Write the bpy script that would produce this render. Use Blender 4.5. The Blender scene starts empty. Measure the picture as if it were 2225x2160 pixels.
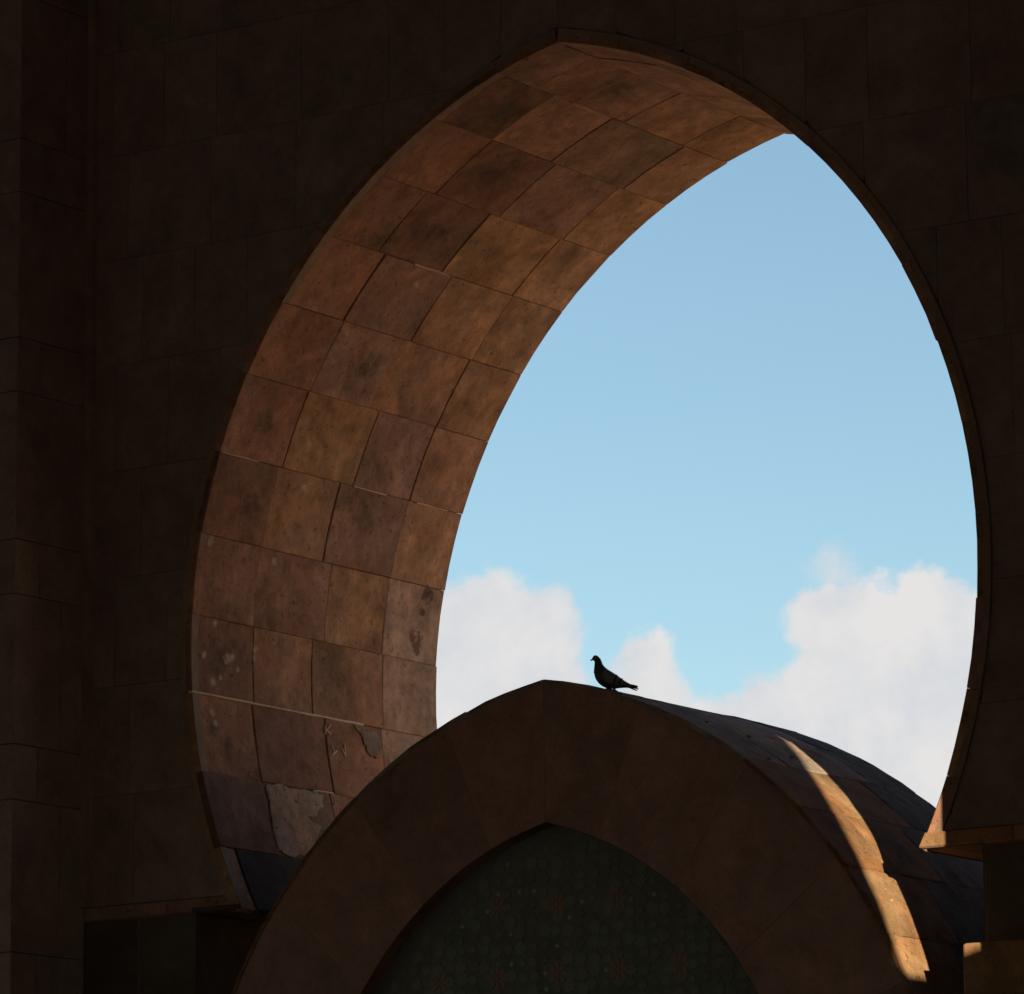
import bpy, bmesh, math, random
from mathutils import Vector, Matrix, noise

random.seed(7)
rad = math.radians
sc = bpy.context.scene
COL = sc.collection

# ------------------------------------------------------------------ camera
F_PX, YAW, PITCH, ROLL = 10520.4, rad(34.699), rad(11.1216), rad(-0.4847)
fw = Vector((-math.sin(YAW)*math.cos(PITCH), math.cos(YAW)*math.cos(PITCH), math.sin(PITCH)))
rt = Vector((math.cos(YAW), math.sin(YAW), 0.0))
up = rt.cross(fw)
rt2 = rt*math.cos(ROLL) + up*math.sin(ROLL)
up2 = -rt*math.sin(ROLL) + up*math.cos(ROLL)
cd = bpy.data.cameras.new('camera')
cam = bpy.data.objects.new('camera', cd)
COL.objects.link(cam)
cd.sensor_fit = 'HORIZONTAL'
cd.sensor_width = 36.0
cd.lens = 36.0*F_PX/2225.0
cd.clip_start, cd.clip_end = 0.1, 6000.0
CAM = Vector((17.735, -26.208, 1.601))
M = Matrix((rt2, up2, -fw)).transposed().to_4x4()
M.translation = CAM
cam.matrix_world = M
sc.camera = cam

# ------------------------------------------------------------------ sun, sky, exposure
SUN_EL = rad(12.4)
SUN_H = Vector((1.65, -1.0, 0)).normalized()              # horizontal direction towards the sun
SUN_DIR = (SUN_H*math.cos(SUN_EL) + Vector((0, 0, math.sin(SUN_EL)))).normalized()
sl = bpy.data.lights.new('sun', 'SUN')
sl.energy = 5.0
sl.angle = rad(0.53)
sl.color = (1.0, 0.80, 0.53)
so = bpy.data.objects.new('sun', sl)
COL.objects.link(so)
so.location = (30, -30, 30)
so.rotation_euler = (-SUN_DIR).to_track_quat('-Z', 'Y').to_euler()

vs = sc.view_settings
vs.view_transform = 'Standard'
vs.look = 'None'
vs.exposure = 0.95
vs.gamma = 1.0
vs.use_curve_mapping = False
SKY_STRENGTH = 0.072

world = bpy.data.worlds.new('World')
sc.world = world
world.use_nodes = True
wt = world.node_tree
wt.nodes.clear()
def wn(kind, **kw):
    n = wt.nodes.new(kind)
    for k_, v_ in kw.items():
        setattr(n, k_, v_)
    return n
def wl(a, b):
    wt.links.new(a, b)
sky = wn('ShaderNodeTexSky', sky_type='NISHITA')
sky.sun_disc = False
sky.sun_elevation = SUN_EL
sky.sun_rotation = math.atan2(SUN_DIR.x, SUN_DIR.y)
sky.altitude = 0.0
sky.air_density = 1.0
sky.dust_density = 0.3
sky.ozone_density = 2.0

def math_node(op, a, b=None, c=None):
    n = wn('ShaderNodeMath', operation=op)
    for i, v in enumerate((a, b, c)):
        if v is None:
            continue
        if isinstance(v, (int, float)):
            n.inputs[i].default_value = v
        else:
            wl(v, n.inputs[i])
    return n.outputs[0]

tc = wn('ShaderNodeTexCoord')
dirv = tc.outputs['Generated']
def sky_noise(scale, detail, rough):
    n = wn('ShaderNodeTexNoise')
    n.inputs['Scale'].default_value = scale
    n.inputs['Detail'].default_value = detail
    n.inputs['Roughness'].default_value = rough
    wl(dirv, n.inputs['Vector'])
    return n
def ray_dir(px, py):
    return (fw*F_PX + (px-1112.5)*rt2 - (py-1080.0)*up2).normalized()
# cumulus banks: puffs of cloud as (direction, angular radius); the same kind of
# banks stands all round the horizon
puffs = []
for px, py, r in [(1070,1322,82),(1008,1362,88),(955,1385,80),(1165,1372,84),(1080,1440,120),(985,1500,150),
                  (1182,1425,62),(1120,1530,140),
                  (1424,1440,56),(1402,1490,58),(1440,1495,50),
                  (1798,1362,92),(1895,1350,98),(1998,1342,104),(2090,1375,112),(2160,1420,150),(1850,1450,130),
                  (1765,1525,118),(1690,1562,104),(1615,1602,96),(1960,1560,260),(2130,1600,260),(1545,1612,86),
                  (1830,1640,160),(1700,1680,130)]:
    puffs.append((ray_dir(px, py), r/F_PX))
rc = random.Random(3)
for b in range(13):
    az = rc.uniform(0, 2*math.pi)
    el = rad(rc.uniform(3, 8))
    d0 = Vector((math.cos(az)*math.cos(el), math.sin(az)*math.cos(el), math.sin(el)))
    if d0.dot(fw) > math.cos(rad(16)):
        continue
    side = d0.cross(Vector((0, 0, 1))).normalized()
    for k in range(4):
        puffs.append(((d0 + side*rc.uniform(-.05, .05) + Vector((0, 0, rc.uniform(-.03, .012)))).normalized(),
                      rc.uniform(.012, .028)))
acc = None
for d, r in puffs:
    n = wn('ShaderNodeVectorMath', operation='DISTANCE')
    wl(dirv, n.inputs[0])
    n.inputs[1].default_value = d
    s = math_node('MULTIPLY_ADD', n.outputs['Value'], -105.2, r*105.2)     # in units of ~0.54 degree
    acc = s if acc is None else math_node('SMOOTH_MAX', acc, s, 0.22)
n1 = sky_noise(105.0, 8.0, 0.62)
n2 = sky_noise(42.0, 3.0, 0.5)
off = math_node('ADD', math_node('MULTIPLY', math_node('SUBTRACT', n1.outputs['Fac'], 0.5), 1.35),
                math_node('MULTIPLY', math_node('SUBTRACT', n2.outputs['Fac'], 0.5), 0.7))
dens = math_node('ADD', acc, off)
mr = wn('ShaderNodeMapRange', interpolation_type='SMOOTHSTEP')
wl(dens, mr.inputs['Value'])
mr.inputs['From Min'].default_value = -0.20
mr.inputs['From Max'].default_value = 0.20
cloud_mask = mr.outputs['Result']
# thin veil: a small wisp above the right-hand bank
nw = wn('ShaderNodeVectorMath', operation='DISTANCE')
wl(dirv, nw.inputs[0])
nw.inputs[1].default_value = ray_dir(1815, 1246)
wisp = wn('ShaderNodeMapRange', interpolation_type='SMOOTHSTEP')
wl(math_node('ADD', math_node('MULTIPLY_ADD', nw.outputs['Value'], -105.2, 0.75), math_node('MULTIPLY', off, 1.2)),
   wisp.inputs['Value'])
wisp.inputs['From Min'].default_value = -0.05
wisp.inputs['From Max'].default_value = 0.75
wisp.inputs['To Max'].default_value = 0.65
cloud_mask = math_node('MAXIMUM', cloud_mask, wisp.outputs['Result'])
n3 = sky_noise(52.0, 6.0, 0.6)
ccol = wn('ShaderNodeMix', data_type='RGBA')
CL = 1.0/SKY_STRENGTH/2**vs.exposure
ccol.inputs['A'].default_value = (0.665*CL, 0.69*CL, 0.73*CL, 1)
ccol.inputs['B'].default_value = (0.79*CL, 0.775*CL, 0.77*CL, 1)
cr = wn('ShaderNodeMapRange')
wl(n3.outputs['Fac'], cr.inputs['Value'])
cr.inputs['From Min'].default_value = 0.34
cr.inputs['From Max'].default_value = 0.58
wl(cr.outputs['Result'], ccol.inputs['Factor'])
skymix = wn('ShaderNodeMix', data_type='RGBA')
wl(cloud_mask, skymix.inputs['Factor'])
tint = wn('ShaderNodeMix', data_type='RGBA', blend_type='MULTIPLY')      # white balance of the sky
tint.inputs['Factor'].default_value = 1.0
wl(sky.outputs['Color'], tint.inputs['A'])
tint.inputs['B'].default_value = (1.015, 1.035, 0.985, 1)
wl(tint.outputs['Result'], skymix.inputs['A'])
wl(ccol.outputs['Result'], skymix.inputs['B'])
bg = wn('ShaderNodeBackground')
bg.inputs['Strength'].default_value = SKY_STRENGTH
wl(skymix.outputs['Result'], bg.inputs['Color'])
wo = wn('ShaderNodeOutputWorld')
wl(bg.outputs['Background'], wo.inputs['Surface'])

# ------------------------------------------------------------------ materials
def stone_material(name, pits=0.5, bump=0.5, blotch=1.0, rough=0.85, fixed=None, stains=None, streak=0.0, drift_col=(1.10, 0.86, 0.70)):
    m = bpy.data.materials.new(name)
    m.use_nodes = True
    t = m.node_tree
    N, L = t.nodes, t.links
    N.clear()
    out = N.new('ShaderNodeOutputMaterial')
    bs = N.new('ShaderNodeBsdfPrincipled')
    bs.inputs['Roughness'].default_value = rough
    bs.inputs['Specular IOR Level'].default_value = 0.25
    L.new(bs.outputs[0], out.inputs['Surface'])
    tcn = N.new('ShaderNodeTexCoord')
    oi = N.new('ShaderNodeObjectInfo')
    ofs = N.new('ShaderNodeVectorMath'); ofs.operation = 'MULTIPLY_ADD'
    cmb = N.new('ShaderNodeCombineXYZ')
    for i in range(3):
        L.new(oi.outputs['Random'], cmb.inputs[i])
    L.new(cmb.outputs[0], ofs.inputs[0])
    ofs.inputs[1].default_value = (37.0, 91.0, 53.0)
    L.new(tcn.outputs['Object'], ofs.inputs[2])
    vec = ofs.outputs[0]
    def nz(scale, detail=6.0, r=0.6, dist=0.0):
        n = N.new('ShaderNodeTexNoise')
        n.inputs['Scale'].default_value = scale
        n.inputs['Detail'].default_value = detail
        n.inputs['Roughness'].default_value = r
        n.inputs['Distortion'].default_value = dist
        L.new(vec, n.inputs['Vector'])
        return n.outputs['Fac']
    def ramp(v, a, b, c0, c1):
        n = N.new('ShaderNodeMapRange')
        L.new(v, n.inputs['Value'])
        n.inputs['From Min'].default_value = a
        n.inputs['From Max'].default_value = b
        n.inputs['To Min'].default_value = c0
        n.inputs['To Max'].default_value = c1
        return n.outputs['Result']
    def mul(a, b):
        n = N.new('ShaderNodeMath'); n.operation = 'MULTIPLY'
        L.new(a, n.inputs[0]); L.new(b, n.inputs[1])
        return n.outputs[0]
    k = blotch
    big = ramp(nz(2.6, 7, 0.62, 0.4), 0.32, 0.68, 1-0.34*k, 1+0.24*k)
    mid = ramp(nz(11.0, 6, 0.65), 0.3, 0.7, 1-0.17*k, 1+0.15*k)
    fine = ramp(nz(70.0, 4, 0.7), 0.3, 0.7, 0.86, 1.13)
    pit = ramp(nz(26.0, 3, 0.55, 0.8), 0.30, 0.40, 1.0-pits, 1.0)
    val = mul(mul(big, mid), mul(fine, pit))
    if streak:                                   # run-off marks drawn out downwards
        mp_ = N.new('ShaderNodeMapping')
        mp_.inputs['Scale'].default_value = (4.0, 4.0, 1.1)
        L.new(vec, mp_.inputs['Vector'])
        sn = N.new('ShaderNodeTexNoise')
        sn.inputs['Scale'].default_value = 1.6
        sn.inputs['Detail'].default_value = 6
        sn.inputs['Roughness'].default_value = 0.65
        L.new(mp_.outputs['Vector'], sn.inputs['Vector'])
        val = mul(val, ramp(sn.outputs['Fac'], 0.34, 0.62, 1-streak, 1+streak*0.5))
    base = N.new('ShaderNodeMix'); base.data_type = 'RGBA'
    if fixed is None:
        L.new(oi.outputs['Color'], base.inputs['A'])
    else:
        base.inputs['A'].default_value = (*fixed, 1)
    # ochre / iron drift in the stone
    drift = N.new('ShaderNodeMix'); drift.data_type = 'RGBA'; drift.blend_type = 'MULTIPLY'
    drift.inputs['Factor'].default_value = 1.0
    if fixed is None:
        L.new(oi.outputs['Color'], drift.inputs['A'])
    else:
        drift.inputs['A'].default_value = (*fixed, 1)
    drift.inputs['B'].default_value = (*drift_col, 1)
    L.new(drift.outputs['Result'], base.inputs['B'])
    L.new(ramp(nz(1.7, 4, 0.55, 0.3), 0.38, 0.64, 0.0, 1.0), base.inputs['Factor'])
    src = base.outputs['Result']
    if stains:
        geo = N.new('ShaderNodeNewGeometry')
        wob = N.new('ShaderNodeTexNoise')
        wob.inputs['Scale'].default_value = 13.0
        wob.inputs['Detail'].default_value = 6
        wob.inputs['Roughness'].default_value = 0.7
        L.new(geo.outputs['Position'], wob.inputs['Vector'])
        for (spots, colr, amt, lo_, hi_) in stains:
            acc_ = None
            for p, r in spots:
                dn = N.new('ShaderNodeVectorMath'); dn.operation = 'DISTANCE'
                L.new(geo.outputs['Position'], dn.inputs[0])
                dn.inputs[1].default_value = p
                v = N.new('ShaderNodeMath'); v.operation = 'MULTIPLY_ADD'
                L.new(dn.outputs['Value'], v.inputs[0])
                v.inputs[1].default_value = -1.0/r
                v.inputs[2].default_value = 1.0
                if acc_ is None:
                    acc_ = v.outputs[0]
                else:
                    mxn = N.new('ShaderNodeMath'); mxn.operation = 'MAXIMUM'
                    L.new(acc_, mxn.inputs[0]); L.new(v.outputs[0], mxn.inputs[1])
                    acc_ = mxn.outputs[0]
            wv = N.new('ShaderNodeMath'); wv.operation = 'MULTIPLY_ADD'
            L.new(wob.outputs['Fac'], wv.inputs[0])
            wv.inputs[1].default_value = 2.6
            wv.inputs[2].default_value = -1.3
            sm = N.new('ShaderNodeMath'); sm.operation = 'ADD'
            L.new(acc_, sm.inputs[0]); L.new(wv.outputs[0], sm.inputs[1])
            rm = ramp(sm.outputs[0], lo_, hi_, 0.0, amt)
            mm_ = N.new('ShaderNodeMix'); mm_.data_type = 'RGBA'
            L.new(rm, mm_.inputs['Factor'])
            L.new(src, mm_.inputs['A'])
            mm_.inputs['B'].default_value = (*colr, 1)
            src = mm_.outputs['Result']
    sclr = N.new('ShaderNodeVectorMath'); sclr.operation = 'SCALE'
    L.new(src, sclr.inputs[0])
    L.new(val, sclr.inputs['Scale'])
    L.new(sclr.outputs[0], bs.inputs['Base Color'])
    bm_ = N.new('ShaderNodeBump')
    bm_.inputs['Strength'].default_value = bump
    bm_.inputs['Distance'].default_value = 0.008
    hsum = N.new('ShaderNodeMath'); hsum.operation = 'ADD'
    L.new(mid, hsum.inputs[0]); L.new(mul(fine, pit), hsum.inputs[1])
    L.new(hsum.outputs[0], bm_.inputs['Height'])
    L.new(bm_.outputs[0], bs.inputs['Normal'])
    return m

M_STONE = stone_material('pitted_red_stone', 0.42, 0.55)
M_SOFFIT = None
M_SLAB = stone_material('smooth_wall_slab', 0.2, 0.3, 0.8, 0.7, drift_col=(1.03, 0.96, 0.90))
M_ROOF = stone_material('rough_fountain_stone', 0.5, 1.0, 1.25)
M_MORTAR = stone_material('lime_mortar', 0.3, 0.6, 0.5, 0.95, (0.37, 0.24, 0.19))
M_JOINT = stone_material('brown_joint_mortar', 0.3, 0.6, 0.5, 0.95, (0.27, 0.18, 0.125))  # joint mortar, tone kept close to the stones
M_PLASTER = stone_material('grey_repair_plaster', 0.5, 1.0, 1.1, 0.95)
M_PLAIN = stone_material('porch_render', 0.1, 0.2, 0.6, 0.9, (0.30, 0.29, 0.27), drift_col=(1.0, .97, .94))
M_FLOOR = stone_material('pale_marble_floor', 0.1, 0.1, 0.6, 0.5, (0.36, 0.35, 0.34), drift_col=(1.0, .98, .96))
M_BOUNCE_WALL = stone_material('bounce_wall_stone', 0.1, 0.3, 0.6, 0.9, (0.55, 0.38, 0.24))
M_GROUND = stone_material('plaza_paving', 0.1, 0.2, 0.5, 0.9, (0.58, 0.46, 0.33))

def flat_material(name, col, rough=0.5, spec=0.3, vary=0.2, scale=30.0):
    m = bpy.data.materials.new(name)
    m.use_nodes = True
    t = m.node_tree
    bs = t.nodes['Principled BSDF']
    bs.inputs['Roughness'].default_value = rough
    bs.inputs['Specular IOR Level'].default_value = spec
    nzn = t.nodes.new('ShaderNodeTexNoise')
    nzn.inputs['Scale'].default_value = scale
    nzn.inputs['Detail'].default_value = 4
    tcn = t.nodes.new('ShaderNodeTexCoord')
    t.links.new(tcn.outputs['Object'], nzn.inputs['Vector'])
    mx = t.nodes.new('ShaderNodeMix'); mx.data_type = 'RGBA'
    mx.inputs['A'].default_value = (*[c*(1-vary) for c in col], 1)
    mx.inputs['B'].default_value = (*[c*(1+vary) for c in col], 1)
    t.links.new(nzn.outputs['Fac'], mx.inputs['Factor'])
    t.links.new(mx.outputs['Result'], bs.inputs['Base Color'])
    return m
M_GLAZE = [flat_material('zellige_teal', (0.15, 0.19, 0.17), 0.4, 0.3), flat_material('zellige_black', (0.125, 0.145, 0.13), 0.4, 0.3),
           flat_material('zellige_green', (0.145, 0.175, 0.135), 0.4, 0.3), flat_material('zellige_grey', (0.17, 0.18, 0.16), 0.4, 0.3)]
M_OCHRE = flat_material('zellige_ochre', (0.21, 0.125, 0.07), 0.35, 0.5)
M_BROWN = flat_material('zellige_brown', (0.19, 0.125, 0.085), 0.35, 0.5)
M_WHITE = flat_material('zellige_white', (0.27, 0.28, 0.26), 0.35, 0.5)
M_GROUT = flat_material('zellige_grout', (0.145, 0.165, 0.148), 0.8, 0.2)
M_CHALK = flat_material('chalk', (0.75, 0.62, 0.50), 0.95, 0.1)
M_DROP = flat_material('bird_dropping', (0.42, 0.33, 0.26), 0.9, 0.1)
M_FEATHER = flat_material('slate_feathers', (0.075, 0.082, 0.10), 0.6, 0.3, 0.25, 60)
M_NECK = flat_material('dark_neck_feathers', (0.035, 0.045, 0.055), 0.45, 0.5, 0.3, 60)
M_WING = flat_material('grey_wing_feathers', (0.16, 0.165, 0.18), 0.65, 0.3, 0.2, 60)
M_BAR = flat_material('black_wing_bar', (0.02, 0.02, 0.025), 0.6, 0.3)
M_BEAK = flat_material('dark_beak', (0.04, 0.04, 0.045), 0.5, 0.3)
M_LEG = flat_material('red_bird_leg', (0.25, 0.06, 0.05), 0.6, 0.3)
M_EYE = flat_material('orange_eye', (0.45, 0.13, 0.02), 0.2, 0.6)

# ------------------------------------------------------------------ helpers
def link_mesh(name, verts, faces, mat, parent=None, color=None, smooth=False, center=True):
    """One mesh object; its origin is moved to the middle of its points (world space stays as built)."""
    c = Vector((0, 0, 0))
    if center:
        for v in verts:
            c += Vector(v)
        c /= len(verts)
    me = bpy.data.meshes.new(name)
    me.from_pydata([tuple(Vector(v)-c) for v in verts], [], faces)
    me.update()
    b = bmesh.new(); b.from_mesh(me)
    bmesh.ops.recalc_face_normals(b, faces=b.faces[:])
    if smooth:
        for f in b.faces:
            f.smooth = True
    b.to_mesh(me); b.free()
    for mm in (mat if isinstance(mat, list) else [mat]):
        me.materials.append(mm)
    o = bpy.data.objects.new(name, me)
    COL.objects.link(o)
    if parent is not None:
        o.parent = parent
        o.location = c - world_loc(parent)
    else:
        o.location = c
    if color:
        o.color = (*color, 1)
    return o
def world_loc(o):
    p = Vector(o.location)
    while o.parent is not None:
        o = o.parent
        p += Vector(o.location)
    return p
def empty(name, loc, label, cat, group=None):
    o = bpy.data.objects.new(name, None)
    COL.objects.link(o)
    o.location = loc
    o['label'] = label
    o['category'] = cat
    if group:
        o['group'] = group
    return o

def block(name, fn, s0, s1, t0, t1, mat, parent, color=None, h=0.0, bev=0.008, ns=1, nt=1,
          skirt=-0.05, extra_t=(), tilt=0.0, rough=0.0, gap=0.004):
    """A dressed stone on a surface fn(s, t, height): worn bevelled rim, face proud by h, sides running back to skirt."""
    s0 += gap; s1 -= gap; t0 += gap; t1 -= gap
    if s1-s0 < 3*bev or t1-t0 < 3*bev:
        bev = min(s1-s0, t1-t0)/4
    S = [s0, s0+bev] + [s0+bev+(s1-s0-2*bev)*i/ns for i in range(1, ns)] + [s1-bev, s1]
    T = [t0, t0+bev] + [t0+bev+(t1-t0-2*bev)*i/nt for i in range(1, nt)] + [t1-bev, t1]
    T = sorted(T + [e for e in extra_t if t0+bev < e < t1-bev])
    a, b = random.uniform(-tilt, tilt), random.uniform(-tilt, tilt)
    jit = random.uniform(0, 100)
    V, Fc = [], []
    n_s, n_t = len(S), len(T)
    for i, s in enumerate(S):
        for j, t in enumerate(T):
            rim = i in (0, n_s-1) or j in (0, n_t-1)
            hh = h + a*(s-(s0+s1)/2) + b*(t-(t0+t1)/2)
            if rim:
                hh -= bev*0.7
            if rough:
                p0 = fn(s, t, 0)
                hh += rough*noise.noise(Vector(p0)*5.0+Vector((jit, 0, 0))) + 0.5*rough*noise.noise(Vector(p0)*17.0)
            V.append(fn(s, t, hh))
    for i in range(n_s-1):
        for j in range(n_t-1):
            Fc.append((i*n_t+j, (i+1)*n_t+j, (i+1)*n_t+j+1, i*n_t+j+1))
    ring = [(i, 0) for i in range(n_s)] + [(n_s-1, j) for j in range(1, n_t)] + \
           [(i, n_t-1) for i in range(n_s-2, -1, -1)] + [(0, j) for j in range(n_t-2, 0, -1)]
    base = len(V)
    for i, j in ring:
        V.append(fn(S[i], T[j], skirt))
    m = len(ring)
    for q in range(m):
        i, j = ring[q]; i2, j2 = ring[(q+1) % m]
        Fc.append((i*n_t+j, base+q, base+(q+1) % m, i2*n_t+j2))
    return link_mesh(name, V, Fc, mat, parent, color)

def prism(outline, y0, y1):
    """Closed solid from an outline in x,z extruded along y."""
    b = bmesh.new()
    vs_ = [b.verts.new((x, y0, z)) for x, z in outline]
    f = b.faces.new(vs_)
    r = bmesh.ops.extrude_face_region(b, geom=[f])
    for g in r['geom']:
        if isinstance(g, bmesh.types.BMVert):
            g.co.y = y1
    bmesh.ops.triangulate(b, faces=b.faces[:])
    b.verts.index_update()
    V = [tuple(v.co) for v in b.verts]
    Fc = [[v.index for v in f.verts] for f in b.faces]
    b.free()
    return V, Fc
def box(x0, x1, y0, y1, z0, z1):
    V = [(x, y, z) for x in (x0, x1) for y in (y0, y1) for z in (z0, z1)]
    Fc = [(0, 1, 3, 2), (4, 6, 7, 5), (0, 4, 5, 1), (2, 3, 7, 6), (0, 2, 6, 4), (1, 5, 7, 3)]
    return V, Fc
def struct(name, VF, mat):
    o = link_mesh(name, VF[0], VF[1], mat)
    o['kind'] = 'structure'
    return o
def vary(c, k=0.08):
    g = random.uniform(1-k, 1+k)
    return tuple(min(1, x*g*random.uniform(1-k*0.4, 1+k*0.4)) for x in c)

# ------------------------------------------------------------------ setting
CEIL = 13.6
struct('ground', box(-900, 900, -700, 2500, -0.60, -0.02), M_GROUND)
struct('floor', box(-14, 21.0, -32, 2.9, -0.015, 0.0), M_FLOOR)
struct('ceiling', box(-14.5, 10.02, -32.5, 2.92, CEIL, CEIL+0.6), M_PLAIN)
struct('ceiling', box(10.02, 18.5, -14.02, -9.98, CEIL, CEIL+0.6), M_PLAIN)
struct('ceiling', box(10.02, 21.3, -32.5, -14.02, CEIL, CEIL+0.6), M_PLAIN)
struct('lintel_left', box(-14.5, -14.0, -32.0, 0.02, 6.0, CEIL), M_PLAIN)  # unseen; opening beneath sized for fill light in the porch
struct('pillar_left', box(-14.5, -14.0, -17.0, -15.0, 0, 6.0), M_PLAIN)
struct('wall_rear', box(-14.5, 21.3, -32.5, -32.0, 0, CEIL), M_PLAIN)
struct('wall_right', box(18.2, 18.5, -14.0, -10.4, 0, CEIL), M_PLAIN)
struct('wall_return', box(18.2, 21.3, -14.4, -14.0, 0, CEIL), M_PLAIN)
struct('wall_right', box(21.0, 21.3, -25.0, -14.4, 0, CEIL), M_PLAIN)
struct('lintel_right', box(21.0, 21.3, -32.0, -25.0, 6.5, CEIL), M_PLAIN)  # unseen opening below, its size set by the fill light wanted
struct('wall_return', box(10.0, 18.5, -10.4, -10.0, 0, CEIL), M_PLAIN)
# unseen low wall across the plaza, added to bounce warm sun onto the reveal
struct('far_bounce_wall', box(-60, 90, 40.0, 46.0, -0.02, 9.0), M_BOUNCE_WALL)

# end wall of the gallery, pierced by a pointed window through which the low sun comes
WX0, WX1 = 9.4, 10.0
WY0, WY1, WSILL, WSPR, WR = -4.72, -3.15, 6.18, 7.25, 2.5
def window_outline():
    c = (WY0+WY1)/2; hw = (WY1-WY0)/2
    pts = []
    a_end = math.acos((WR-hw)/WR)
    for i in range(13):
        a = a_end*i/12
        pts.append((WY0+WR-WR*math.cos(a), WSPR+WR*math.sin(a)))
    for i in range(11, -1, -1):
        a = a_end*i/12
        pts.append((WY1-WR+WR*math.cos(a), WSPR+WR*math.sin(a)))
    return pts
wo_pts = window_outline()
half = len(wo_pts)//2
yc = wo_pts[half][0]
def yz_prism(outline):
    V, Fc = prism(outline, WX0, WX1)
    return [(v[1], v[0], v[2]) for v in V], Fc
left_part = [(-10.0, 0), (yc, 0), (yc, WSILL), (WY0+.30, WSILL), (WY0+.16, WSILL+.06), (WY0+.06, WSILL+.16), (WY0+.015, WSILL+.27)] + wo_pts[:half+1] + [(yc, CEIL), (-10.0, CEIL)]
right_part = [(yc, 0), (0.02, 0), (0.02, CEIL), (yc, CEIL)] + wo_pts[half:] + [(WY1, WSILL), (yc, WSILL)]
ew = empty('end_wall', (9.7, -5, 0), 'plain stone end wall of the porch with a tall pointed window opening', 'wall')
link_mesh('wall_panel', *yz_prism(left_part), M_PLAIN, ew)
link_mesh('wall_panel', *yz_prism(right_part), M_PLAIN, ew)

# ------------------------------------------------------------------ the big horseshoe arch and its wall
AX, AZ, AR = 0.79, 7.11, 3.93             # offset of arc centres, height of centres, radius
APEX = 11.6                               # angle of the crown from the arc centre
IMP_Z = 5.26                              # underside of the impost
IMP_A = 118.08
JAMB = 3.09
TH = 2.93
def arch_x(z, r):                         # half width of the opening of radius r at height z (0 above the crown)
    d = r*r-(z-AZ)**2
    return max(0.0, math.sqrt(d)-AX) if d > 0 else 0.0
wall = empty('arch_wall', (0, 0, 0), 'dark stone wall pierced by the tall pointed horseshoe arch open to the sky', 'wall')

rc_ = AR+0.035
prof = []
for i in range(49):
    a = math.asin(AX/rc_) + (rad(IMP_A)-math.asin(AX/rc_))*i/48
    prof.append((-AX+rc_*math.sin(a), AZ+rc_*math.cos(a)))
right = prof + [(JAMB+.03, IMP_Z+.02), (JAMB+.03, -0.015)]
left = [(-x, z) for x, z in reversed(right)][:-1]
outline = [(-14.4, -0.015)] + left + right + [(9.38, -0.015), (9.38, CEIL), (-14.4, CEIL)]
link_mesh('mortar_core', *prism(outline, 0.022, TH-0.03), M_JOINT, wall)

# tones of the soffit stones (far end mostly paler, foot darkest)
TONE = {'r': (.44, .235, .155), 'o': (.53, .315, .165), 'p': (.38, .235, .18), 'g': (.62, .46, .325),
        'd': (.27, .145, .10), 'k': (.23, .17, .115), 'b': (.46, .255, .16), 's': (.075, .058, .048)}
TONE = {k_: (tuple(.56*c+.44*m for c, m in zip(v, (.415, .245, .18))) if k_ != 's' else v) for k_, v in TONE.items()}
JOINTS = [11.6, 19.04, 27.56, 36.2, 44.5, 52.85, 61.03, 69.5, 78.06, 86.4, 94.46, 102.8, 111.0, IMP_A]
ROWS = [  # (joint depths, tones near -> far), crown row first
    ((.45, 1.55, 2.32), 'rbbo'), ((.68, 1.41, 2.34), 'dbko'), ((.70, 1.48, 2.30), 'rdpo'), ((.61, 1.38, 2.27), 'ddoo'),
    ((.70, 1.51, 2.276), 'rpoo'), ((.71, 1.42, 2.257), 'rpbo'), ((.705, 1.548, 2.246), 'robb'[0:1]+'opb'),
    ((.682, 1.40, 2.236), 'dopo'), ((.674, 1.52, 2.233), 'rbog'), ((.694, 1.376, 2.237), 'dbbg'),
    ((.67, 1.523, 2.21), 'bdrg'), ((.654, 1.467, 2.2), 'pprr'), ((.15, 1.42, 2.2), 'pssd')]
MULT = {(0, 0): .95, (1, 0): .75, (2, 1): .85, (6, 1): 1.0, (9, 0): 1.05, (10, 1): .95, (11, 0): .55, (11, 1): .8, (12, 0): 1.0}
def soffit_fn(sign):
    def fn(s, t, h):
        hh = h
        if t > TH-0.17:
            hh -= (t-(TH-0.17))*0.02           # barely eased outer arris
        r = AR-hh
        a = s/AR
        return (sign*(-AX+r*math.sin(a)), t, AZ+r*math.cos(a))
    return fn
lfn = soffit_fn(-1)
def on_reveal(a, t):
    return lfn(rad(a)*AR, t, 0.0)
soot = [(on_reveal(97.6, .20), .12), (on_reveal(99.4, .33), .16), (on_reveal(57.0, 1.17), .22), (on_reveal(65.5, .35), .17),
        (on_reveal(90.6, .30), .24), (on_reveal(43.0, .62), .22), (on_reveal(40, 1.0), .2), (on_reveal(74, .45), .2),
        (on_reveal(31.5, 1.05), .3), (on_reveal(24, .45), .3), (on_reveal(108.0, 1.0), .14), (on_reveal(15, 1.1), .3)]
limew = [(on_reveal(a, t), r) for a, t, r in
         [(86.92, .251, .05), (90.38, .136, .05), (90.24, .408, .075), (90.0, .458, .05), (91.18, .516, .04), (92.92, .229, .06),
          (92.45, .322, .045), (88.58, .724, .065), (89.68, .709, .04), (87.59, .924, .04), (96.2, .20, .05), (97.3, .225, .045),
          (78.6, .10, .07), (79.2, .85, .06), (54.0, .80, .05), (46.5, 1.2, .06), (71, 1.0, .05)]]
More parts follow.
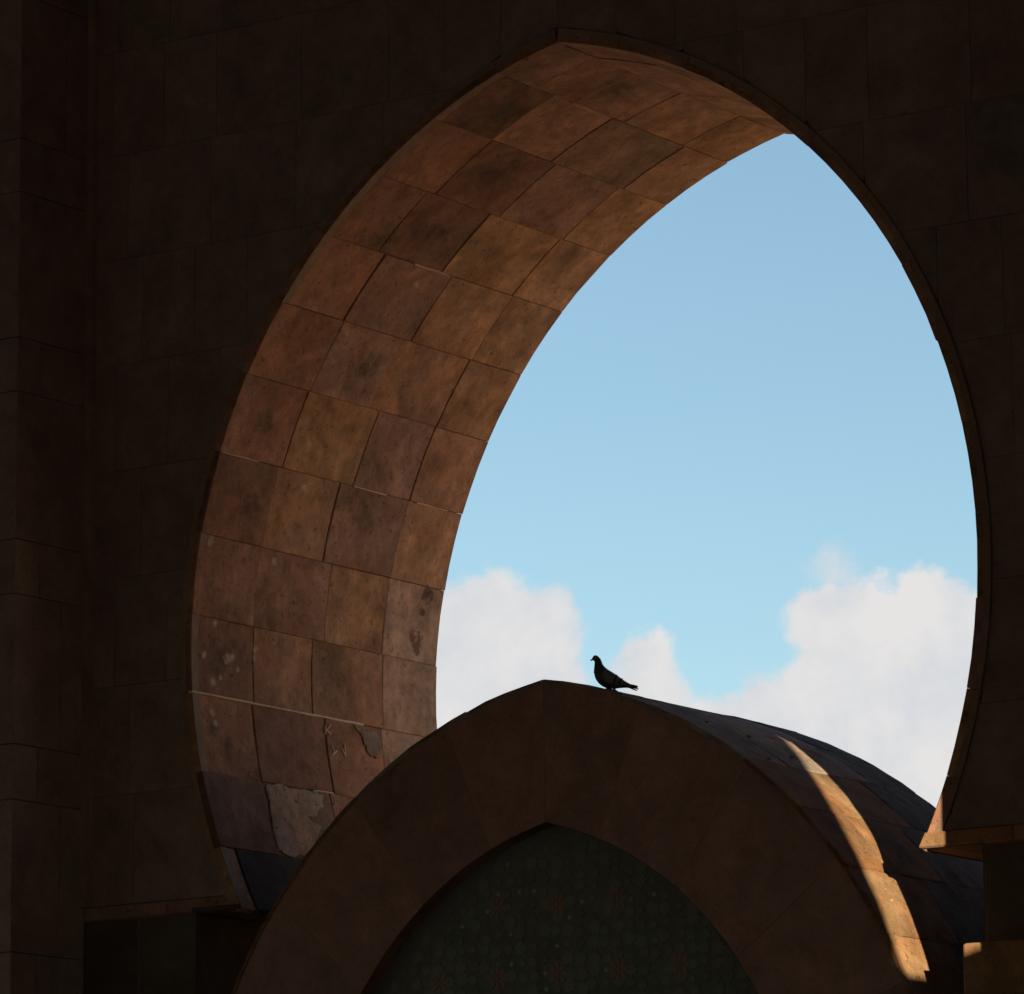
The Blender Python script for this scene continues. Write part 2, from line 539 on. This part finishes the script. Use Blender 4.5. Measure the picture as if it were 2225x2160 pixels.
M_SOFFIT = stone_material('stained_reveal_stone', 0.45, 0.6, 1.3,
                          stains=[(soot, (.10, .075, .06), .72, .25, 1.05), (limew, (.72, .60, .48), .75, .35, .85),
                                  ([(on_reveal(84.5, 2.64), .13), (on_reveal(79.0, 2.72), .10), (on_reveal(81.0, 2.68), .06)], (.15, .07, .045), .8, .35, .6)],
                          streak=0.13, drift_col=(1.06, 0.94, 0.80))
for sign in (-1, 1):
    fn = soffit_fn(sign)
    for i in range(len(JOINTS)-1):
        s0, s1 = rad(JOINTS[i])*AR, rad(JOINTS[i+1])*AR
        cols, tones = ROWS[i]
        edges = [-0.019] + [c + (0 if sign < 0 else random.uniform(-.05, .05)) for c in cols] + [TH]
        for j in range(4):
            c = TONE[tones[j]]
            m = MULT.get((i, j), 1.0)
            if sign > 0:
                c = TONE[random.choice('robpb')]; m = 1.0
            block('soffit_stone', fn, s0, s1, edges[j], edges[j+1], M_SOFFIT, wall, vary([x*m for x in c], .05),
                  h=random.uniform(-.006, .007), bev=random.uniform(.004, .008), ns=3, nt=2, extra_t=(TH-0.17,), tilt=.006,
                  rough=.004, gap=random.uniform(.001, .0026))
lfn = soffit_fn(-1)
# pale mortar squeezed proud of three joints
def mortar_strip(a, t0, t1, w=0.006, h=0.010):
    n = max(2, int((t1-t0)/0.12))
    V, Fc = [], []
    for k in range(n+1):
        t = t0+(t1-t0)*k/n
        ww = w*random.uniform(.6, 1.3)
        s = rad(a)*AR + random.uniform(-.002, .002)
        for ds, hh in ((-ww, -.02), (-ww*.7, h), (ww*.7, h), (ww, -.02)):
            V.append(lfn(s+ds, t, hh))
        if k:
            for q in range(3):
                Fc.append((4*k-4+q, 4*k-3+q, 4*k+1+q, 4*k+q))
    Fc += [(0, 1, 2, 3), (4*n, 4*n+3, 4*n+2, 4*n+1)]
    link_mesh('mortar_line', V, Fc, M_CHALK, wall)
mortar_strip(94.46, -0.03, 1.98, .009)
mortar_strip(69.5, 0.0, 0.42, .006)
mortar_strip(69.5, 1.55, 1.95, .005)
mortar_strip(69.5, 2.33, 2.72, .006)
mortar_strip(44.5, 1.04, 1.46, .005)
mortar_strip(19.04, .9, 1.3, .004)
mortar_strip(102.8, 1.28, 1.5, .005)

# repairs, droppings and chalk scratches on the reveal
def patch(name, pts, mat, color=None, h=0.010, ragged=0.012):
    P = []
    n = len(pts)
    for i in range(n):
        a0, t0 = pts[i]; a1, t1 = pts[(i+1) % n]
        for k in range(4):
            u = k/4
            P.append((rad(a0+(a1-a0)*u)*AR + random.uniform(-ragged, ragged), t0+(t1-t0)*u + random.uniform(-ragged, ragged)))
    cs = sum(p[0] for p in P)/len(P); ct = sum(p[1] for p in P)/len(P)
    V = [lfn(cs, ct, h*1.1)]
    m = len(P)
    for f_, hh in ((.55, h), (.94, h), (1.0, h-.002), (1.0, -.03)):
        for s, t in P:
            V.append(lfn(cs+(s-cs)*f_, ct+(t-ct)*f_, hh + random.uniform(-.0015, .0015)))
    Fc = [(0, 1+i, 1+(i+1) % m) for i in range(m)]
    for q in range(3):
        for i in range(m):
            Fc.append((1+q*m+i, 1+(q+1)*m+i, 1+(q+1)*m+(i+1) % m, 1+q*m+(i+1) % m))
    return link_mesh(name, V, Fc, mat, wall, color)
patch('plaster_patch', [(102.95, 0.70), (102.9, 0.964), (102.9, 1.24), (103.0, 1.36), (104.84, 1.332), (105.87, 1.194),
                        (106.2, 1.12), (107.0, 1.25), (110.8, 1.0), (110.9, 0.744), (110.44, 0.65), (107.11, 0.672),
                        (105.22, 0.71), (103.85, 0.69)], M_PLASTER, (.50, .40, .31), .010, .02)
patch('plaster_patch', [(94.75, 1.864), (94.9, 2.13), (96.54, 2.19), (97.88, 2.124), (97.82, 2.034), (96.89, 1.989),
                        (95.56, 1.946)], M_PLASTER, (.36, .29, .24), .012)
def stroke(p, q, w=0.006):
    (a0, t0), (a1, t1) = p, q
    s0, s1 = rad(a0)*AR, rad(a1)*AR
    d = math.hypot(s1-s0, t1-t0); nx, ny = -(t1-t0)/d*w, (s1-s0)/d*w
    V = []
    for hh in (.011, -.02):
        V += [lfn(s0+nx, t0+ny, hh), lfn(s1+nx, t1+ny, hh), lfn(s1-nx, t1-ny, hh), lfn(s0-nx, t0-ny, hh)]
    link_mesh('chalk_mark', V, [(0, 1, 2, 3), (4, 7, 6, 5), (0, 4, 5, 1), (1, 5, 6, 2), (2, 6, 7, 3), (3, 7, 4, 0)], M_CHALK, wall)
for p, q in [((95.31, 1.513), (96.31, 1.504)), ((95.19, 1.581), (95.85, 1.52)), ((95.85, 1.52), (96.21, 1.565)),
             ((97.4, 1.569), (98.16, 1.593)), ((98.16, 1.593), (98.52, 1.555)), ((97.9, 1.63), (98.5, 1.558)),
             ((97.04, 1.725), (98.35, 1.717)), ((98.35, 1.717), (97.6, 1.689))]:
    stroke(p, q, .0035)

# raised band of stones round the opening
BW = 0.10
def band_fn(sign):
    def fn(s, t, h):                       # s along the arc, t from the edge outwards
        a = s/AR
        r = AR+t
        return (sign*(-AX+r*math.sin(a)), -h, AZ+r*math.cos(a))
    return fn
for sign in (-1, 1):
    fn = band_fn(sign)
    for i in range(len(JOINTS)-1):
        s0, s1 = rad(JOINTS[i])*AR, rad(JOINTS[i+1])*AR
        if i == len(JOINTS)-2:
            s1 -= 0.10
        def fnc(s, t, h, fn=fn, sign=sign):
            x, y, z = fn(s, t, h)
            if sign*x < 0.002:
                x = sign*0.002
            return (x, y, z)
        block('band_stone', fnc, s0, s1, 0, BW, M_SLAB, wall, vary((.318, .226, .168), .03), h=.016+random.uniform(-.001, .001),
              bev=.004, ns=3, nt=1, skirt=-.06, gap=.001)

# impost course at the springing, then the dark dado below it
def plane_fn(y):
    return lambda s, t, h: (s, y-h, t)
for sign in (-1, 1):
    xs = [2.672, 3.35, 4.09]
    for k in range(2):
        a, b = sorted((sign*xs[k], sign*xs[k+1]))
        def fni(s, t, h, k=k, sign=sign):
            x = s
            if k == 0 and abs(s) < 2.70:   # the tip follows the arch
                x = sign*max(abs(s), arch_x(t, AR))
            return (x, -h, t)
        block('impost_stone', fni, a, b, IMP_Z, IMP_Z+.095, M_STONE, wall, vary((.36, .235, .135) if sign > 0 else (.30, .22, .185), .05), h=.035 if sign > 0 else .016, bev=.008, ns=2,
              skirt=-.06, gap=.001)  # colour carries sun on the right impost, shade on the left
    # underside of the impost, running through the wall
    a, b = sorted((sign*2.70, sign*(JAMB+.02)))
    link_mesh('impost_bed', *box(a, b, -.03, TH-.04, IMP_Z-.004, IMP_Z+.03), M_STONE, wall, (.12, .095, .075))  # underside darkened in colour for the shade there
    # cap block of the dado
    a, b = sorted((sign*JAMB, sign*4.08))
    V, Fc = box(a, b, -.25, .05, 4.29, 4.622)
    o = link_mesh('ledge_stone', V, Fc, M_STONE, wall, (.36, .235, .135))
    md = o.modifiers.new('worn_edges', 'BEVEL'); md.width = .02; md.segments = 3
    # dado slabs
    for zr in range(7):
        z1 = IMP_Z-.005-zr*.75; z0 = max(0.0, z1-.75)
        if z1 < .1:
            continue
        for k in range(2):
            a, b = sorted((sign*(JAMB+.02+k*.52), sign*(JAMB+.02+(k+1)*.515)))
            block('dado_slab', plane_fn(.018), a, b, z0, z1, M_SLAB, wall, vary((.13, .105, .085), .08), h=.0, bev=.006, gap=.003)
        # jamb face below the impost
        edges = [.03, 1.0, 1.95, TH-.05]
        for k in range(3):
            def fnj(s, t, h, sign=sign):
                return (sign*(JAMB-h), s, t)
            block('jamb_stone', fnj, edges[k], edges[k+1], z0, z1, M_STONE, wall, vary((.10, .088, .075), .15), h=.0, bev=.008, gap=.004)  # jamb stones near-black: deep shade painted into the colour

# slabs of the wall face: staggered courses, trimmed to the band
COURSE = 0.775
def slab(x0, x1, z0, z1, sign):
    """slab between |x| = x0 and x1 outside the band; sign picks the half"""
    N = 60
    runs, cur = [], []
    for k in range(N+1):
        z = z0+(z1-z0)*k/N
        r = AR+BW-.004
        lim = arch_x(z, r)
        lo = max(x0, lim)
        if x1-lo > 0.012:
            cur.append((z, lo))
        else:
            if len(cur) > 2: runs.append(cur)
            cur = []
    if len(cur) > 2: runs.append(cur)
    for run in runs:
        za, zb = run[0][0], run[-1][0]
        if zb-za < 0.02: continue
        def fn(s, t, h, za=za, zb=zb):
            z = min(max(t, za), zb)
            lo = max(x0, arch_x(z, AR+BW-.004))
            w = x1-lo
            u = (s-x0)/(x1-x0)
            return (sign*(lo+w*u), -h, z)
        clipped = any(l > x0+.001 for _, l in run)
        c = random.choice([(.305, .226, .196), (.30, .221, .192), (.295, .222, .194), (.31, .23, .20), (.29, .215, .185)])
        block('wall_slab', fn, x0, x1, za, zb, M_SLAB, wall, vary(c, .025), h=random.uniform(-.0012, .0012), bev=.003,
              ns=1, nt=(9 if clipped else 1), gap=.0012, skirt=-.075)
rows = []
z = IMP_Z+.10
while z < CEIL-.05:
    rows.append((z, min(CEIL-.02, z+COURSE)))
    z += COURSE
for ri, (z0, z1) in enumerate(rows):
    for sign in (-1, 1):
        w = 0.475
        x = 0.0
        first = w if ri % 2 else w*.5
        cuts = [0.0, first]
        while cuts[-1] < 4.04:
            cuts.append(cuts[-1] + (w if random.random() < .75 else w*1.6))
        cuts[-1] = 4.10
        if cuts[-1]-cuts[-2] < .15: cuts.pop(-2)
        for a, b in zip(cuts, cuts[1:]):
            slab(a, b, z0, z1, sign)

# ------------------------------------------------------------------ piers either side of the arch
def pier(sign, label):
    p = empty('pier', (sign*5.1, -.4, 0), label, 'pier', 'stone piers flanking the arch')
    xi, xo, yf = 4.10, 6.2, -0.785
    a, b = sorted((sign*(xi+.03), sign*(xo-.03)))
    link_mesh('mortar_core', *box(a, b, yf+.03, .05, 0, CEIL), M_JOINT, p)
    hs = [.39, 1.06]
    z = .25; k = 0
    while z < CEIL-.06:
        z1 = min(CEIL-.01, z+hs[k % 2])
        def fs(s, t, h):
            return (sign*(xi-h), s, t)
        cuts = [yf, -.28, .0] if k % 2 else [yf, -.52, 0.0]
        for c0, c1 in zip(cuts, cuts[1:]):
            block('pier_stone', fs, c0, c1, z, z1, M_SLAB, p, vary((.305, .226, .196), .03), h=random.uniform(-.001, .0015), bev=.003,
                  skirt=-.04, gap=.003)
        def ff(s, t, h):
            return (sign*s, yf-h, t)
        cf = [xi, 4.62, 5.4, xo] if k % 2 else [xi, 4.9, 5.7, xo]
        for c0, c1 in zip(cf, cf[1:]):
            block('pier_stone', ff, c0, c1, z, z1, M_SLAB, p, vary((.305, .226, .196), .03), h=random.uniform(-.001, .0015), bev=.003,
                  skirt=-.04, gap=.003)
        z = z1; k += 1
    # narrow bead in the corner against the wall
    a, b = sorted((sign*4.035, sign*4.10))
    V, Fc = box(a, b, -.05, .03, IMP_Z+.1, CEIL-.02)
    link_mesh('corner_bead', V, Fc, M_SLAB, p, (.32, .225, .17))
    V, Fc = box(*sorted((sign*(xi-.0), sign*xo)), yf-.0, .03, 0, .25)
    link_mesh('plinth', V, Fc, M_SLAB, p, (.25, .16, .10))
pier(-1, 'dark stone pier standing out from the wall left of the arch')
pier(1, 'dark stone pier standing out from the wall right of the arch')

# ------------------------------------------------------------------ the fountain niche standing in the arch
FA, FZ = 0.55, 3.10
FR = math.hypot(FA, 6.56-FZ)
FI_Z = 3.20
FIR = math.hypot(FA, 5.61-FI_Z)
FY0, FY1 = -0.25, 1.90
ft = empty('fountain_niche', (0, .8, 0), 'barrel-backed stone fountain niche with mosaic tympanum standing inside the big arch', 'fountain')
def ring_pt(sign, phi, u):
    """point on the front ring: phi (degrees) round, u 0 at intrados .. 1 at extrados"""
    a = rad(phi)
    xo, zo = -FA+FR*math.sin(a), FZ+FR*math.cos(a)
    # inner point on the same ray from the outer arc centre
    d = Vector((math.sin(a), math.cos(a)))
    o = Vector((-FA, FZ)); ci = Vector((-FA, FI_Z))
    oc = o-ci
    b = oc.dot(d); q = oc.length_squared-FIR*FIR
    t = -b+math.sqrt(max(0, b*b-q))
    pi_ = o+d*t
    x, z = pi_.x+(xo-pi_.x)*u, pi_.y+(zo-pi_.y)*u
    return max(x, 0.0)*sign, z
FAPEX = math.degrees(math.asin(FA/FR))
# solid core
op = []
for i in range(41):
    a = math.asin(FA/(FR-.03)) + (math.pi/2-math.asin(FA/(FR-.03)))*i/40
    op.append((-FA+(FR-.03)*math.sin(a), FZ+(FR-.03)*math.cos(a)))
ol = [(-x, z) for x, z in reversed(op)][:-1] + op
foot = op[-1][0]
link_mesh('core', *prism([(-foot, 0)] + ol + [(foot, 0)], -.10, FY1), M_JOINT, ft)
FV = [FAPEX, 22.3, 37.2, 52.5, 67.6, 82.7, 90.0]
for sign in (-1, 1):
    for i in range(len(FV)-1):
        L0 = rad(FV[i])*FR; L1 = rad(FV[i+1])*FR
        def fnr(s, t, h, sign=sign):
            x, z = ring_pt(sign, math.degrees(s/FR), t/1.02)
            return (x, FY0-h, z)
        block('voussoir', fnr, L0, L1, 0.0, 1.002, M_SLAB, ft, vary((.335, .207, .172), .07), h=random.uniform(-.0015, .0015), bev=.004,
              ns=5, nt=3, skirt=-.17, gap=.002, rough=.003)
    for i in range(1, len(FV)-1):          # pale pointing standing in the radial joints
        a = FV[i]
        V = []
        for u in [k/8 for k in range(9)]:
            for da, yy in ((-.16, FY0+.03), (-.12, FY0-.002), (.12, FY0-.002), (.16, FY0+.03)):
                x, z = ring_pt(sign, a+da, min(.995, max(.005, u)))
                V.append((x, yy, z))
        Fc = [(4*k+q, 4*k+q+1, 4*k+q+5, 4*k+q+4) for k in range(8) for q in range(3)] + [(0, 1, 2, 3), (35, 34, 33, 32)]
        link_mesh('pointing', V, Fc, M_MORTAR, ft)
    # extrados: courses of stone along the barrel
    EJ = [FAPEX] + [FAPEX+10.5+8.6*k for k in range(9)]
    EJ[-1] = 90.0
    for i in range(len(EJ)-1):
        y_shade = [1.55, 1.45, 1.35, 1.17, .98, .68, .52, .5, .5][i]      # past this line the arch's shade is painted in as grey
        cuts = [FY0-.01, .30+random.uniform(-.05, .05), y_shade, FY1+.02] if i % 2 == 0 and y_shade > .6 else [FY0-.01, y_shade, FY1+.02]
        if FY1-y_shade > 1.1:
            cuts.insert(-1, y_shade+.62)
        for c0, c1 in zip(cuts, cuts[1:]):
            def fne(s, t, h, sign=sign):
                a = s/FR
                return (sign*max(0.0, -FA+(FR+h)*math.sin(a)), t, FZ+(FR+h)*math.cos(a))
            c = random.choice([(.225, .145, .077), (.215, .138, .073), (.235, .15, .08)])
            if c0 >= y_shade-.01:
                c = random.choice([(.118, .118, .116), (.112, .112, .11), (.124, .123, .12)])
            elif i < 3:
                c = vary((.29, .265, .24), .06)  # crown courses paler, with skylight put into their colour
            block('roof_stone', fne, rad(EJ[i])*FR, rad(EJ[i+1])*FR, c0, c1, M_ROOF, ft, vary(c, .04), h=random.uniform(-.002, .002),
                  bev=(.003 if c0 >= y_shade-.01 else .006), ns=4, nt=7, skirt=-.028, gap=.001, rough=.009)
    # straight legs below the springing
    for k in range(4):
        z1 = FZ-k*.78; z0 = max(.0, z1-.78)
        if z1 <= .02: continue
        block('leg_stone', lambda s, t, h: (s, FY0-h, t), *sorted((sign*1.93, sign*2.95)), z0, z1, M_STONE, ft,
              vary((.31, .205, .15), .08), bev=.01, skirt=-.17)
    # inner reveal between ring face and mosaic
    V, Fc = [], []
    for k in range(25):
        a = FAPEX + (90-FAPEX)*k/24
        x, z = ring_pt(sign, a, 0.0)
        V += [(x, FY0+.01, z), (x, -.085, z)]
        if k: Fc.append((2*k-2, 2*k-1, 2*k+1, 2*k))
    link_mesh('reveal', V, Fc, M_STONE, ft, (.26, .15, .10))

# chips of stone lying on the barrel's sunny flank
for ax, ay in [(46, .14), (56.5, .06), (58, .05), (34, .55), (30, .35), (27, .1), (36, .1)]:
    a = rad(ax)
    p = Vector((-FA+FR*math.sin(a), ay, FZ+FR*math.cos(a)))
    r = random.uniform(.012, .02)
    b = bmesh.new(); bmesh.ops.create_icosphere(b, subdivisions=1, radius=r)
    V = [tuple(p + v.co*random.uniform(.6, 1.2)) for v in b.verts]; Fc = [[v.index for v in f.verts] for f in b.faces]; b.free()
    link_mesh('stone_chip', V, Fc, M_ROOF, ft, (.36, .22, .12))

# mosaic tympanum
def inner_x(z):
    d = FIR**2-(z-FI_Z)**2
    return math.sqrt(d)-FA if d > 0 else -1
ip = []
for i in range(33):
    a = math.asin(FA/(FIR+.03)) + (math.pi/2-math.asin(FA/(FIR+.03)))*i/32
    ip.append((-FA+(FIR+.03)*math.sin(a), FI_Z+(FIR+.03)*math.cos(a)))
il = [(-x, z) for x, z in reversed(ip)][:-1] + ip
mp = link_mesh('mosaic_panel', *prism([(-ip[-1][0], 0.0)] + il + [(ip[-1][0], 0.0)], -.115, -.095), M_GROUT, ft)
MY = -.115
def star(n, r0, r1, depth, cx=0.0, cz=0.0, rot=0.0):
    V = [(cx, MY-depth, cz)]
    for k in range(2*n):
        r = r0 if k % 2 == 0 else r1
        a = rot+math.pi*k/n
        V.append((cx+r*math.cos(a), MY-depth*.8, cz+r*math.sin(a)))
    m = 2*n
    V += [(v[0], MY+.004, v[2]) for v in V[1:]]
    Fc = [(0, 1+k, 1+(k+1) % m) for k in range(m)] + [(1+k, 1+m+k, 1+m+(k+1) % m, 1+(k+1) % m) for k in range(m)]
    return V, Fc
G = 0.475
count = 0
Z0 = 4.635
def inside(x, z, r):
    return abs(x) + r < inner_x(z+ (r if z > FI_Z else 0)) and z > 1.2
tile_mesh = {}
def tile(name, key, builder, mat, x, z):
    if key not in tile_mesh:
        V, Fc = builder()
        me = bpy.data.meshes.new(name)
        me.from_pydata(V, [], Fc); me.update()
        b = bmesh.new(); b.from_mesh(me); bmesh.ops.recalc_face_normals(b, faces=b.faces[:]); b.to_mesh(me); b.free()
        for mm in mat: me.materials.append(mm)
        tile_mesh[key] = me
    o = bpy.data.objects.new(name, tile_mesh[key])
    COL.objects.link(o)
    o.parent = mp
    o.location = Vector((x, 0, z)) - world_loc(mp)
    return o
for iz in range(-1, 3):
    for ix in range(-4, 5):
        x, z = ix*G, Z0+iz*G*.965
        if not inside(x, z, .10): continue
        big = (ix+iz) % 2 != 0 or iz == 0
        # rosette: dark collar, ring of petals, pale eye
        tile('rosette_collar', 'collar', lambda: star(8, .098, .084, .003), [M_GLAZE[1]], x, z)
        for k in range(8):
            a = math.pi*k/4
            def pet(a=a):
                V = []
                for u, w in ((.022, .003), (.046, .016), (.066, .012), (.080, .003)):
                    for sg in (-1, 1):
                        V.append((u*math.cos(a)-sg*w*math.sin(a), MY-.006, u*math.sin(a)+sg*w*math.cos(a)))
                n = len(V)
                V += [(v[0], MY+.002, v[2]) for v in V]
                order = [0, 2, 4, 6, 7, 5, 3, 1]
                return V, [(0, 2, 3, 1), (2, 4, 5, 3), (4, 6, 7, 5)] + [(order[q], order[(q+1) % 8], order[(q+1) % 8]+n, order[q]+n) for q in range(8)]
            tile('petal', ('petal', k, big), pet, [M_OCHRE if big else M_BROWN], x, z)
        tile('rosette_eye', ('eye', big), lambda: star(4, .020, .014, .007), [M_BROWN if big else M_GLAZE[3]], x, z)
n_tiles = 0
s8 = G/5
for iz in range(-8, 12):
    for ix in range(-16, 17):
        x, z = ix*s8, Z0+iz*s8*.965
        if z < 4.33 or not inside(x, z, .045): continue
        if ix % 5 == 0 and iz % 5 == 0: continue
        white = random.random() < .05
        mt = M_WHITE if white else random.choice(M_GLAZE)
        v_ = random.randrange(3)
        sz = .020 if white else (.030, .044, .056)[v_]
        tile('star_tile', ('star', mt.name, v_), lambda: star(4 if white else 8, sz, sz*.66, .004, rot=math.pi/4 if white else 0), [mt], x, z)
        to = COL.objects[-1]
        to.location += Vector((random.uniform(-.016, .016), 0, random.uniform(-.016, .016)))
        to.rotation_euler = (0, random.uniform(0, 1.5), 0)
        n_tiles += 1
print('star tiles', n_tiles)

# ------------------------------------------------------------------ pigeon on the barrel
PX = (0.441, -0.10)
pz = FZ+math.sqrt(FR**2-(PX[0]+FA)**2)
pg = empty('pigeon', (PX[0], PX[1], pz), 'dark pigeon in profile standing on the stone barrel against the clouds', 'pigeon')
PU = Vector((math.cos(YAW), math.sin(YAW), 0)); PW = Vector((math.sin(YAW), -math.cos(YAW), 0))
PO = Vector(pg.location)
def pp(X, Y, w=0.0):
    return PO + PU*((X-880)/3136.0) + Vector((0, 0, 1))*((1056-Y)/3136.0*1.02) + PW*w
stations = [((1385,985),(1375,1024),.012), ((1320,960),(1320,1014),.022), ((1240,918),(1215,1002),.027), ((1150,868),(1100,1002),.034),
            ((1050,790),(1000,1014),.048), ((940,708),(880,1030),.060), ((830,645),(770,1012),.064), ((750,585),(680,976),.062),
            ((705,535),(592,905),.056), ((685,490),(525,800),.048), ((668,455),(512,690),.040), ((655,425),(521,580),.033),
            ((640,395),(530,490),.028), ((605,350),(515,445),.027), ((548,326),(492,440),.024), ((508,343),(482,424),.018),
            ((484,372),(478,408),.010)]
def loft(sts, n=14, pw=1.0):
    V, Fc = [], []
    for (tx, ty), (bx, by), w in sts:
        for k in range(n):
            a = 2*math.pi*k/n
            u = (1-math.cos(a))/2
            V.append(tuple(pp(tx+(bx-tx)*u, ty+(by-ty)*u, w*math.sin(a))))
    for i in range(len(sts)-1):
        for k in range(n):
            Fc.append((i*n+k, i*n+(k+1) % n, (i+1)*n+(k+1) % n, (i+1)*n+k))
    Fc.append(tuple(range(n)))
    Fc.append(tuple(reversed(range((len(sts)-1)*n, len(sts)*n))))
    return V, Fc
body = link_mesh('body', *loft(stations), M_FEATHER, pg, smooth=True)
md = body.modifiers.new('smooth', 'SUBSURF'); md.levels = 1; md.render_levels = 2
nk = [((690,500),(545,770),.051), ((672,455),(506,690),.042), ((658,425),(516,580),.035), ((643,395),(527,490),.0295)]
link_mesh('neck_feathers', *loft(nk), M_NECK, pg, smooth=True)
link_mesh('beak', *loft([((488,388),(488,440),.010), ((462,412),(465,446),.006), ((434,440),(434,448),.0015)], 8), M_BEAK, pg, smooth=True)
for sg in (-1, 1):
    c = pp(540, 398, sg*.0245)
    b = bmesh.new(); bmesh.ops.create_uvsphere(b, u_segments=8, v_segments=6, radius=.0045)
    V = [tuple(c+v.co) for v in b.verts]; Fc = [[v.index for v in f.verts] for f in b.faces]; b.free()
    link_mesh('eye', V, Fc, M_EYE, pg, smooth=True)
    # folded wing: a shell lying along the flank
    ws = [((660,690),(650,800),.050,.002), ((740,640),(720,900),.060,.008), ((860,690),(820,960),.063,.011), ((980,770),(930,975),.054,.012),
          ((1080,840),(1040,975),.044,.011), ((1180,900),(1150,975),.034,.009), ((1270,945),(1250,985),.028,.005)]
    V, Fc = [], []
    n = 10
    for (tx, ty), (bx, by), w, th in ws:
        for k in range(n):
            a = 2*math.pi*k/n
            u = (1-math.cos(a))/2
            bulge = 1-(2*u-1)**2
            V.append(tuple(pp(tx+(bx-tx)*u, ty+(by-ty)*u, sg*(w*(.80+.2*bulge)+th*math.sin(a)))))
    for i in range(len(ws)-1):
        for k in range(n):
            Fc.append((i*n+k, i*n+(k+1) % n, (i+1)*n+(k+1) % n, (i+1)*n+k))
    Fc += [tuple(range(n)), tuple(reversed(range((len(ws)-1)*n, len(ws)*n)))]
    wing = link_mesh('wing', V, Fc, M_WING, pg, smooth=True)
    for bx0, w in ((935, .069), (1045, .058)):
        V = []
        for k in range(5):
            u = k/4
            X, Y = bx0-70*u+40, 770+ (bx0-935)*.6 + 170*u*(1-(bx0-935)/300)
            for dx in (-17, 17):
                V.append(tuple(pp(X+dx, Y, sg*(w+.004*math.sin(u*3.14)))))
                V.append(tuple(pp(X+dx, Y, sg*(w-.014))))
        Fc = []
        for k in range(4):
            q = 4*k
            Fc += [(q, q+2, q+6, q+4), (q+1, q+5, q+7, q+3), (q, q+4, q+5, q+1), (q+2, q+3, q+7, q+6)]
        Fc += [(0, 1, 3, 2), (16, 18, 19, 17)]
        link_mesh('wing_bar', V, Fc, M_BAR, wing)
for k, (X0, Y0, X1, Y1, w) in enumerate([(1200,935,1418,984,.010), (1190,950,1428,1032,.0), (1200,972,1396,1054,-.012), (1200,945,1408,1006,.018)]):
    V = []
    for (X, Y, ww, hh) in ((X0, Y0, .010, 14), (X1-30, Y1-9, .010, 9), (X1, Y1, .004, 3)):
        for dy in (-hh, hh):
            for dw in (-ww, ww):
                V.append(tuple(pp(X, Y+dy, w+dw)))
    Fc = []
    for i in (0, 4):
        Fc += [(i, i+1, i+5, i+4), (i+2, i+6, i+7, i+3), (i, i+4, i+6, i+2), (i+1, i+3, i+7, i+5)]
    Fc += [(0, 2, 3, 1), (8, 9, 11, 10)]
    link_mesh('tail_feather', V, Fc, M_FEATHER, pg)
def roof_z(p):
    return FZ+math.sqrt(FR**2-(abs(p.x)+FA)**2)+.002
for X, w in ((842, .026), (925, -.024)):
    top = pp(X, 1005, w); ftp = pp(X+10, 1056, w); ftp.z = roof_z(ftp)+.006
    V, Fc = [], []
    chain = [(top, .012), (top.lerp(ftp, .6), .006), (ftp, .0055)]
    n = 6
    for p, r in chain:
        for k in range(n):
            a = 2*math.pi*k/n
            V.append(tuple(p+PU*r*math.cos(a)+PW*r*math.sin(a)))
    for i in range(2):
        for k in range(n):
            Fc.append((i*n+k, i*n+(k+1) % n, (i+1)*n+(k+1) % n, (i+1)*n+k))
    Fc += [tuple(range(n)), tuple(range(2*n, 3*n))]
    lg = link_mesh('leg', V, Fc, M_LEG, pg)
    for ang, ln in ((math.pi, .034), (math.pi-.5, .030), (math.pi+.5, .030), (0, .020)):
        d = PU*math.cos(ang)+PW*math.sin(ang)
        V = []
        for u, r in ((0, .005), (.6, .004), (1, .0015)):
            p = ftp+d*ln*u; p.z = roof_z(p)+.004
            sd = Vector((-d.y, d.x, 0))
            V += [tuple(p+sd*r), tuple(p+Vector((0, 0, r))), tuple(p-sd*r), tuple(p-Vector((0, 0, r)))]
        Fc = [(4*i+k, 4*i+(k+1) % 4, 4*i+4+(k+1) % 4, 4*i+4+k) for i in range(2) for k in range(4)] + [(0, 1, 2, 3), (11, 10, 9, 8)]
        link_mesh('toe', V, Fc, M_LEG, lg)

# ------------------------------------------------------------------ render settings
sc.cycles.use_denoising = True
sc.cycles.max_bounces = 10
sc.cycles.diffuse_bounces = 6
sc.cycles.sample_clamp_indirect = 4.0
